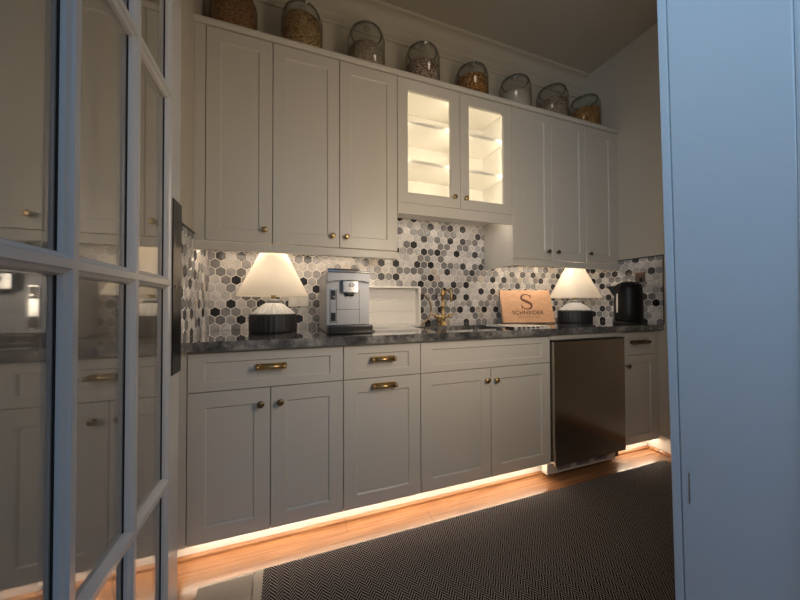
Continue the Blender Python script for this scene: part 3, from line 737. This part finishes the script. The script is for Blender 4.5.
# folded towel / cloth with black border, lying flat
t = thing('tea_towel', 'folded white tea towel with black border flat on counter before the wooden board', 'towel', (1.84, .18, CT))
q = [(1.685, .31), (1.70, .03), (1.95, .02), (2.02, .12), (1.93, .30)]
b = BM(); prism(b, q, 'z', CT+.0005, CT+.009); bmesh.ops.bevel(b, geom=list(b.edges), offset=.002, segments=2, affect='EDGES'); obj('cloth', b, WHITE, t)
b = BM()
box(b, 1.690, 1.705, .05, .29, CT+.0088, CT+.0098); box(b, 1.695, 1.706, .05, .29, CT+.001, CT+.0095)
for k in range(7): 
    x = 1.705+k*.035; prism(b, [(x, .024), (x+.022, .023), (x+.028, .040), (x+.006, .041)], 'z', CT+.003, CT+.0098)
obj('border', b, BLACK, t)

# ------------------------------------------------------------------ kettle
KX, KY = 2.752, .085
t = thing('kettle', 'black electric kettle on its base in the right corner of the counter', 'kettle', (KX, KY, CT))
b = BM(); solid(b, [(.092, 0), (.095, .004), (.095, .014), (.086, .022)], (KX, KY, CT), 40); obj('base', b, BLACKK, t)
b = BM(); solid(b, [(.082, .023), (.087, .03), (.088, .08), (.086, .2), (.083, .262), (.08, .272)], (KX, KY, CT), 48)
sd = Vector((-.62, .70, 0)).normalized(); 
b2 = [(0, .285), (.06, .280), (.134, .276), (.118, .258), (.088, .205), (.0, .19)]
vs = []
sdn = Vector((-sd.y, sd.x, 0))
for s_ in (-1, 1):
    row = []
    for (rr, z) in b2:
        w_ = .03*(1-max(0, rr-.03)/.12)
        row.append(b.verts.new(Vector((KX, KY, CT+z))+sd*rr+sdn*s_*w_))
    vs.append(row)
b.faces.new(vs[0]); b.faces.new(vs[1][::-1])
for i in range(len(b2)): b.faces.new((vs[0][i], vs[1][i], vs[1][(i+1) % 6], vs[0][(i+1) % 6]))
kb = obj('body', b, BLACKK, t)
b = BM(); solid(b, [(.081, .272), (.078, .282), (.06, .297), (.03, .306), (.008, .309)], (KX, KY, CT), 40); obj('lid', b, BLACKK, t)
b = BM(); hv = Vector((.80, .60, 0)).normalized(); P = []
for (rr, z) in ((.06, .268), (.10, .268), (.125, .25), (.13, .2), (.125, .12), (.115, .06), (.078, .05)): P.append(Vector((KX, KY, CT+z))+hv*rr)
tube(b, catmull([tuple(p_) for p_ in P], 4), .012, 12); obj('handle', b, BLACKK, t)
b = BM(); wv = Vector((-.93, .25, 0)).normalized(); wn = Vector((-wv.y, wv.x, 0)); A = []
for (z, r0) in ((.085, .0892), (.22, .0868)):
    for s_ in (-1, 1):
        A.append(b.verts.new(Vector((KX, KY, CT+z))+wv*r0+wn*s_*.006)); A.append(b.verts.new(Vector((KX, KY, CT+z))+wv*(r0-.006)+wn*s_*.006))
for f in ((0, 2, 6, 4), (0, 1, 3, 2), (4, 6, 7, 5), (0, 4, 5, 1), (2, 3, 7, 6), (1, 5, 7, 3)): b.faces.new([A[i] for i in f])
obj('water_window', b, WHITE, t)['label'] = 'narrow white water-level window'

# flush ceiling light added out of view to put highlights on the jars
t = thing('added_ceiling_light', 'added round ceiling light out of view, for highlights on the jars', 'ceiling light', (1.5, -.42, ZC))
b = BM(); solid(b, [(.13, 0), (.13, -.02), (.125, -.03)], (1.5, -.42, ZC-.0005), 40); obj('rim', b, WHITE, t)
b = BM(); solid(b, [(.118, -.0305), (.11, -.05), (.08, -.066), (.03, -.073)], (1.5, -.42, ZC), 40); obj('diffuser', b, LEDCE, t)
# outlets on the tiles
t = thing('outlet', 'dark brown outlet plate with a plug on the right wall above the kettle', 'outlet', (XR-.003, .12, 1.25))
b = BM(); box(b, XR-.008, XR-.0031, .085, .155, 1.225, 1.30, bev=.002); obj('plate', b, OUTLET, t)
b = BM(); box(b, XR-.035, XR-.008, .105, .135, 1.225, 1.255, bev=.004); tube(b, [(XR-.022, .12, 1.227), (XR-.024, .12, 1.19), (XR-.015, .125, 1.10), (XR-.02, .11, 1.0), (XR-.03, .15, CT+.006), (XR-.05, .2, CT+.004)], .003, 8); obj('plug', b, BLACK, t)
t = thing('outlet', 'white horizontal outlet plate on the back tiles behind the left lamp', 'outlet', (.49, YB-.001, 1.085))
b = BM(); box(b, .435, .555, YB-.006, YB+.0005, 1.05, 1.12, bev=.002); pl = obj('plate', b, WHITE, t)
b = BM()
b.free()
for x in (.465, .525):
    b = BM(); box(b, x-.017, x+.017, YB-.008, YB-.005, 1.067, 1.103, bev=.003); obj('socket', b, WHITEW, pl)

# ------------------------------------------------------------------ rug
t = thing('runner_rug', 'black and cream herringbone runner rug on the oak floor', 'rug', (.32, -.1, 0))
b = BM(); box(b, .335, 2.80, -.95, -.098, .0045, .0125, bev=.002); obj('weave', b, RUG, t)
b = BM(); box(b, .306, .338, -.95, -.099, .0045, .0135, bev=.003); obj('binding', b, CREAM, t)
b = BM(); P = [(-.95, .0005), (-.095, .0005)]+[(-.095-.02*(1-math.cos(a)) , .0005+.016*math.sin(a)) for a in (.4, .8, 1.2, 1.57)]+[(-.20, .006), (-.95, .003)]
prism(b, P, 'x', .115, .300)
tag(obj('rug_pad', b, CREAM, loc=(.2, -.1, 0)), 'pale cream strip of rug pad on the floor beside the rug\'s left end', 'rug pad')
b = BM(); box(b, .3, 2.79, -.94, -.105, .0005, .0044); 
o_ = obj('underlay', b, CREAM, t)

# ------------------------------------------------------------------ the open french door
DX0, DX1, DG = .058, .096, .078         # back face, face to the room, glass plane
DY1 = -.268; st = .1; mw = .038
YV = [-.376, -.6015, -.8275, -1.053]      # near edges of the uprights, far to near
t = bpy.data.objects.new('door_1', None); COL.objects.link(t); t.location = (DX0, YF, 0); WLOC['door_1'] = Vector((DX0, YF, 0)); t['kind'] = 'structure'
t['label'] = 'open white french door with twelve glass panes at the left'; t['category'] = 'door'
DZ0, DZ1 = .012, 2.44
ZRr = [.541, 1.127, 1.688]              # muntin centres
rails = [(DZ0, .16)]+[(z-mw/2, z+mw/2) for z in ZRr]+[(2.25, DZ1)]
ups = [(YV[0], DY1), (YV[1], YV[1]+mw), (YV[2], YV[2]+mw), (YF+.008, YV[3]+.012)]
def mould(bm, a0, a1, horizontal, c0, c1, lift=0):
    """one bar of the door: full-depth core with stepped, sloping glazing beads"""
    s_ = .012
    P = [(DX0, a0+s_), (DX0+.010, a0+.002), (DG-.003, a0), (DG+.003, a0), (DX1-.008, a0+.003), (DX1-.004, a0+s_*.75), (DX1, a0+s_), (DX1, a1-s_), (DX1-.004, a1-s_*.75), (DX1-.008, a1-.003), (DG+.003, a1), (DG-.003, a1), (DX0+.010, a1-.002), (DX0, a1-s_)]
    if lift: P = [(p_[0]+(lift if p_[0] > DG else -lift), p_[1]) for p_ in P]
    if horizontal: prism(bm, P, 'y', c0, c1)
    else: prism(bm, [(p_[0], p_[1]) for p_ in P], 'z', c0, c1)
for nm, lst, hz in (('stile', (ups[0], ups[3]), False), ('muntin', ups[1:3], False)):
    for (a0, a1) in lst:
        b = BM(); mould(b, a0, a1, hz, DZ0, DZ1); obj(nm, b, DOORP, t)
for k, (a0, a1) in enumerate(rails):
    b = BM()
    P = None
    mould(b, a0, a1, True, YF+.06, ups[0][0]+.009, .0006)
    obj('rail' if k in (0, 4) else 'muntin', b, DOORP, t)
ycols = [(ups[1][1], ups[0][0]), (ups[2][1], ups[1][0]), (ups[3][1], ups[2][0])]
for (ya, yb) in ycols:
    for r0, r1 in zip(rails, rails[1:]):
        b = BM(); box(b, DG-.0022, DG+.0022, ya-.003, yb+.003, r0[1]-.003, r1[0]+.003); gp = obj('glass_pane', b, GLASS, t)
        b = BM(); box(b, DG+.0022, DG+.004, yb-.0035, yb+.001, r0[1], r1[0]); obj('glazing_shade', b, DARK, gp)  # dark strip standing in for the shade in the glazing gap
b = BM(); box(b, DX1, DX1+.003, -.352, -.270, .85, 1.385, bev=.001); bp = obj('lock_plate', b, BLACKM, t); bp['label'] = 'tall black metal plate'
b = BM()
for y in (-.335, -.285): cyl(b, (DX1+.003, y, 1.118), (DX1+.0042, y, 1.118), .004)
obj('screw', b, BLACK, bp)
b = BM()
for z in (.25, 1.2, 2.2): cyl(b, (DX1-.002, YF+.008, z-.05), (DX1-.002, YF+.008, z+.05), .007)
obj('hinge', b, BRASSD, t)

# ------------------------------------------------------------------ hall outside the doorway (unseen but lighting it)
# ------------------------------------------------------------------ lights
def point(name, loc, e_, col, r=.03):
    l = bpy.data.lights.new(name, 'POINT'); l.energy = e_; l.color = col; l.shadow_soft_size = r
    o = bpy.data.objects.new(name, l); COL.objects.link(o); o.location = loc; return o
def area(name, loc, aim, sx, sy, e_, col):
    l = bpy.data.lights.new(name, 'AREA'); l.shape = 'RECTANGLE'; l.size = sx; l.size_y = sy; l.energy = e_; l.color = col
    o = bpy.data.objects.new(name, l); COL.objects.link(o); o.location = loc
    o.rotation_euler = (Vector(aim)-Vector(loc)).to_track_quat('-Z', 'Y').to_euler(); return o
area('pantry_fill', (1.25, -1.10, 1.45), (1.15, .6, 1.40), .4, .9, 7.2, (1, .83, .64)).data.spread = math.radians(150)  # added unseen warm fill light facing the cabinets
area('hall_blue_fill', (-.6, -2.15, 1.65), (.94, -1.2, 1.75), .6, .4, 2.6, (.42, .70, 1)).data.spread = math.radians(60)  # added unseen area light that gives the jamb its blue daylight
w = bpy.data.worlds.new('sky'); scene.world = w; w.use_nodes = True; nt = w.node_tree; nt.nodes.clear()
out = N(nt, 'ShaderNodeOutputWorld'); bg = N(nt, 'ShaderNodeBackground', Strength=.7)
tc = N(nt, 'ShaderNodeTexCoord'); sp = N(nt, 'ShaderNodeSeparateXYZ'); L(nt, tc.outputs['Generated'], sp.inputs[0])
cr = N(nt, 'ShaderNodeValToRGB'); e = cr.color_ramp.elements
e[0].position = .0; e[0].color = (.30, .28, .26, 1); e[1].position = 1; e[1].color = (.25, .5, 1, 1)
x = e.new(.12); x.color = (.37, .40, .43, 1); x = e.new(.35); x.color = (.27, .58, 1.0, 1)
L(nt, sp.outputs[2], cr.inputs[0]); L(nt, cr.outputs[0], bg.inputs[0]); L(nt, bg.outputs[0], out.inputs[0])

# ------------------------------------------------------------------ camera
R_ = Vector((0.93816532, -0.34617277, -0.00320048)); U_ = Vector((-0.00206439, -0.01483899, 0.99988776)); D_ = Vector((0.34618141, 0.93805342, 0.01463606))
cam = bpy.data.cameras.new('camera'); co = bpy.data.objects.new('camera', cam); COL.objects.link(co)
M = Matrix.Identity(4)
for i in range(3): M[i][0] = R_[i]; M[i][1] = U_[i]; M[i][2] = -D_[i]
M.translation = Vector((0.41424, -1.46504, 1.06093))
co.matrix_world = M
cam.sensor_width = 36; cam.lens = 311.927/800*36; cam.clip_start = .02
scene.camera = co
scene.view_settings.view_transform = 'Standard'
scene.view_settings.look = 'None'
scene.view_settings.exposure = .15
scene.cycles.use_denoising = True
scene.cycles.max_bounces = 10
scene.cycles.diffuse_bounces = 5
scene.cycles.transparent_max_bounces = 16
scene.cycles.sample_clamp_indirect = 6
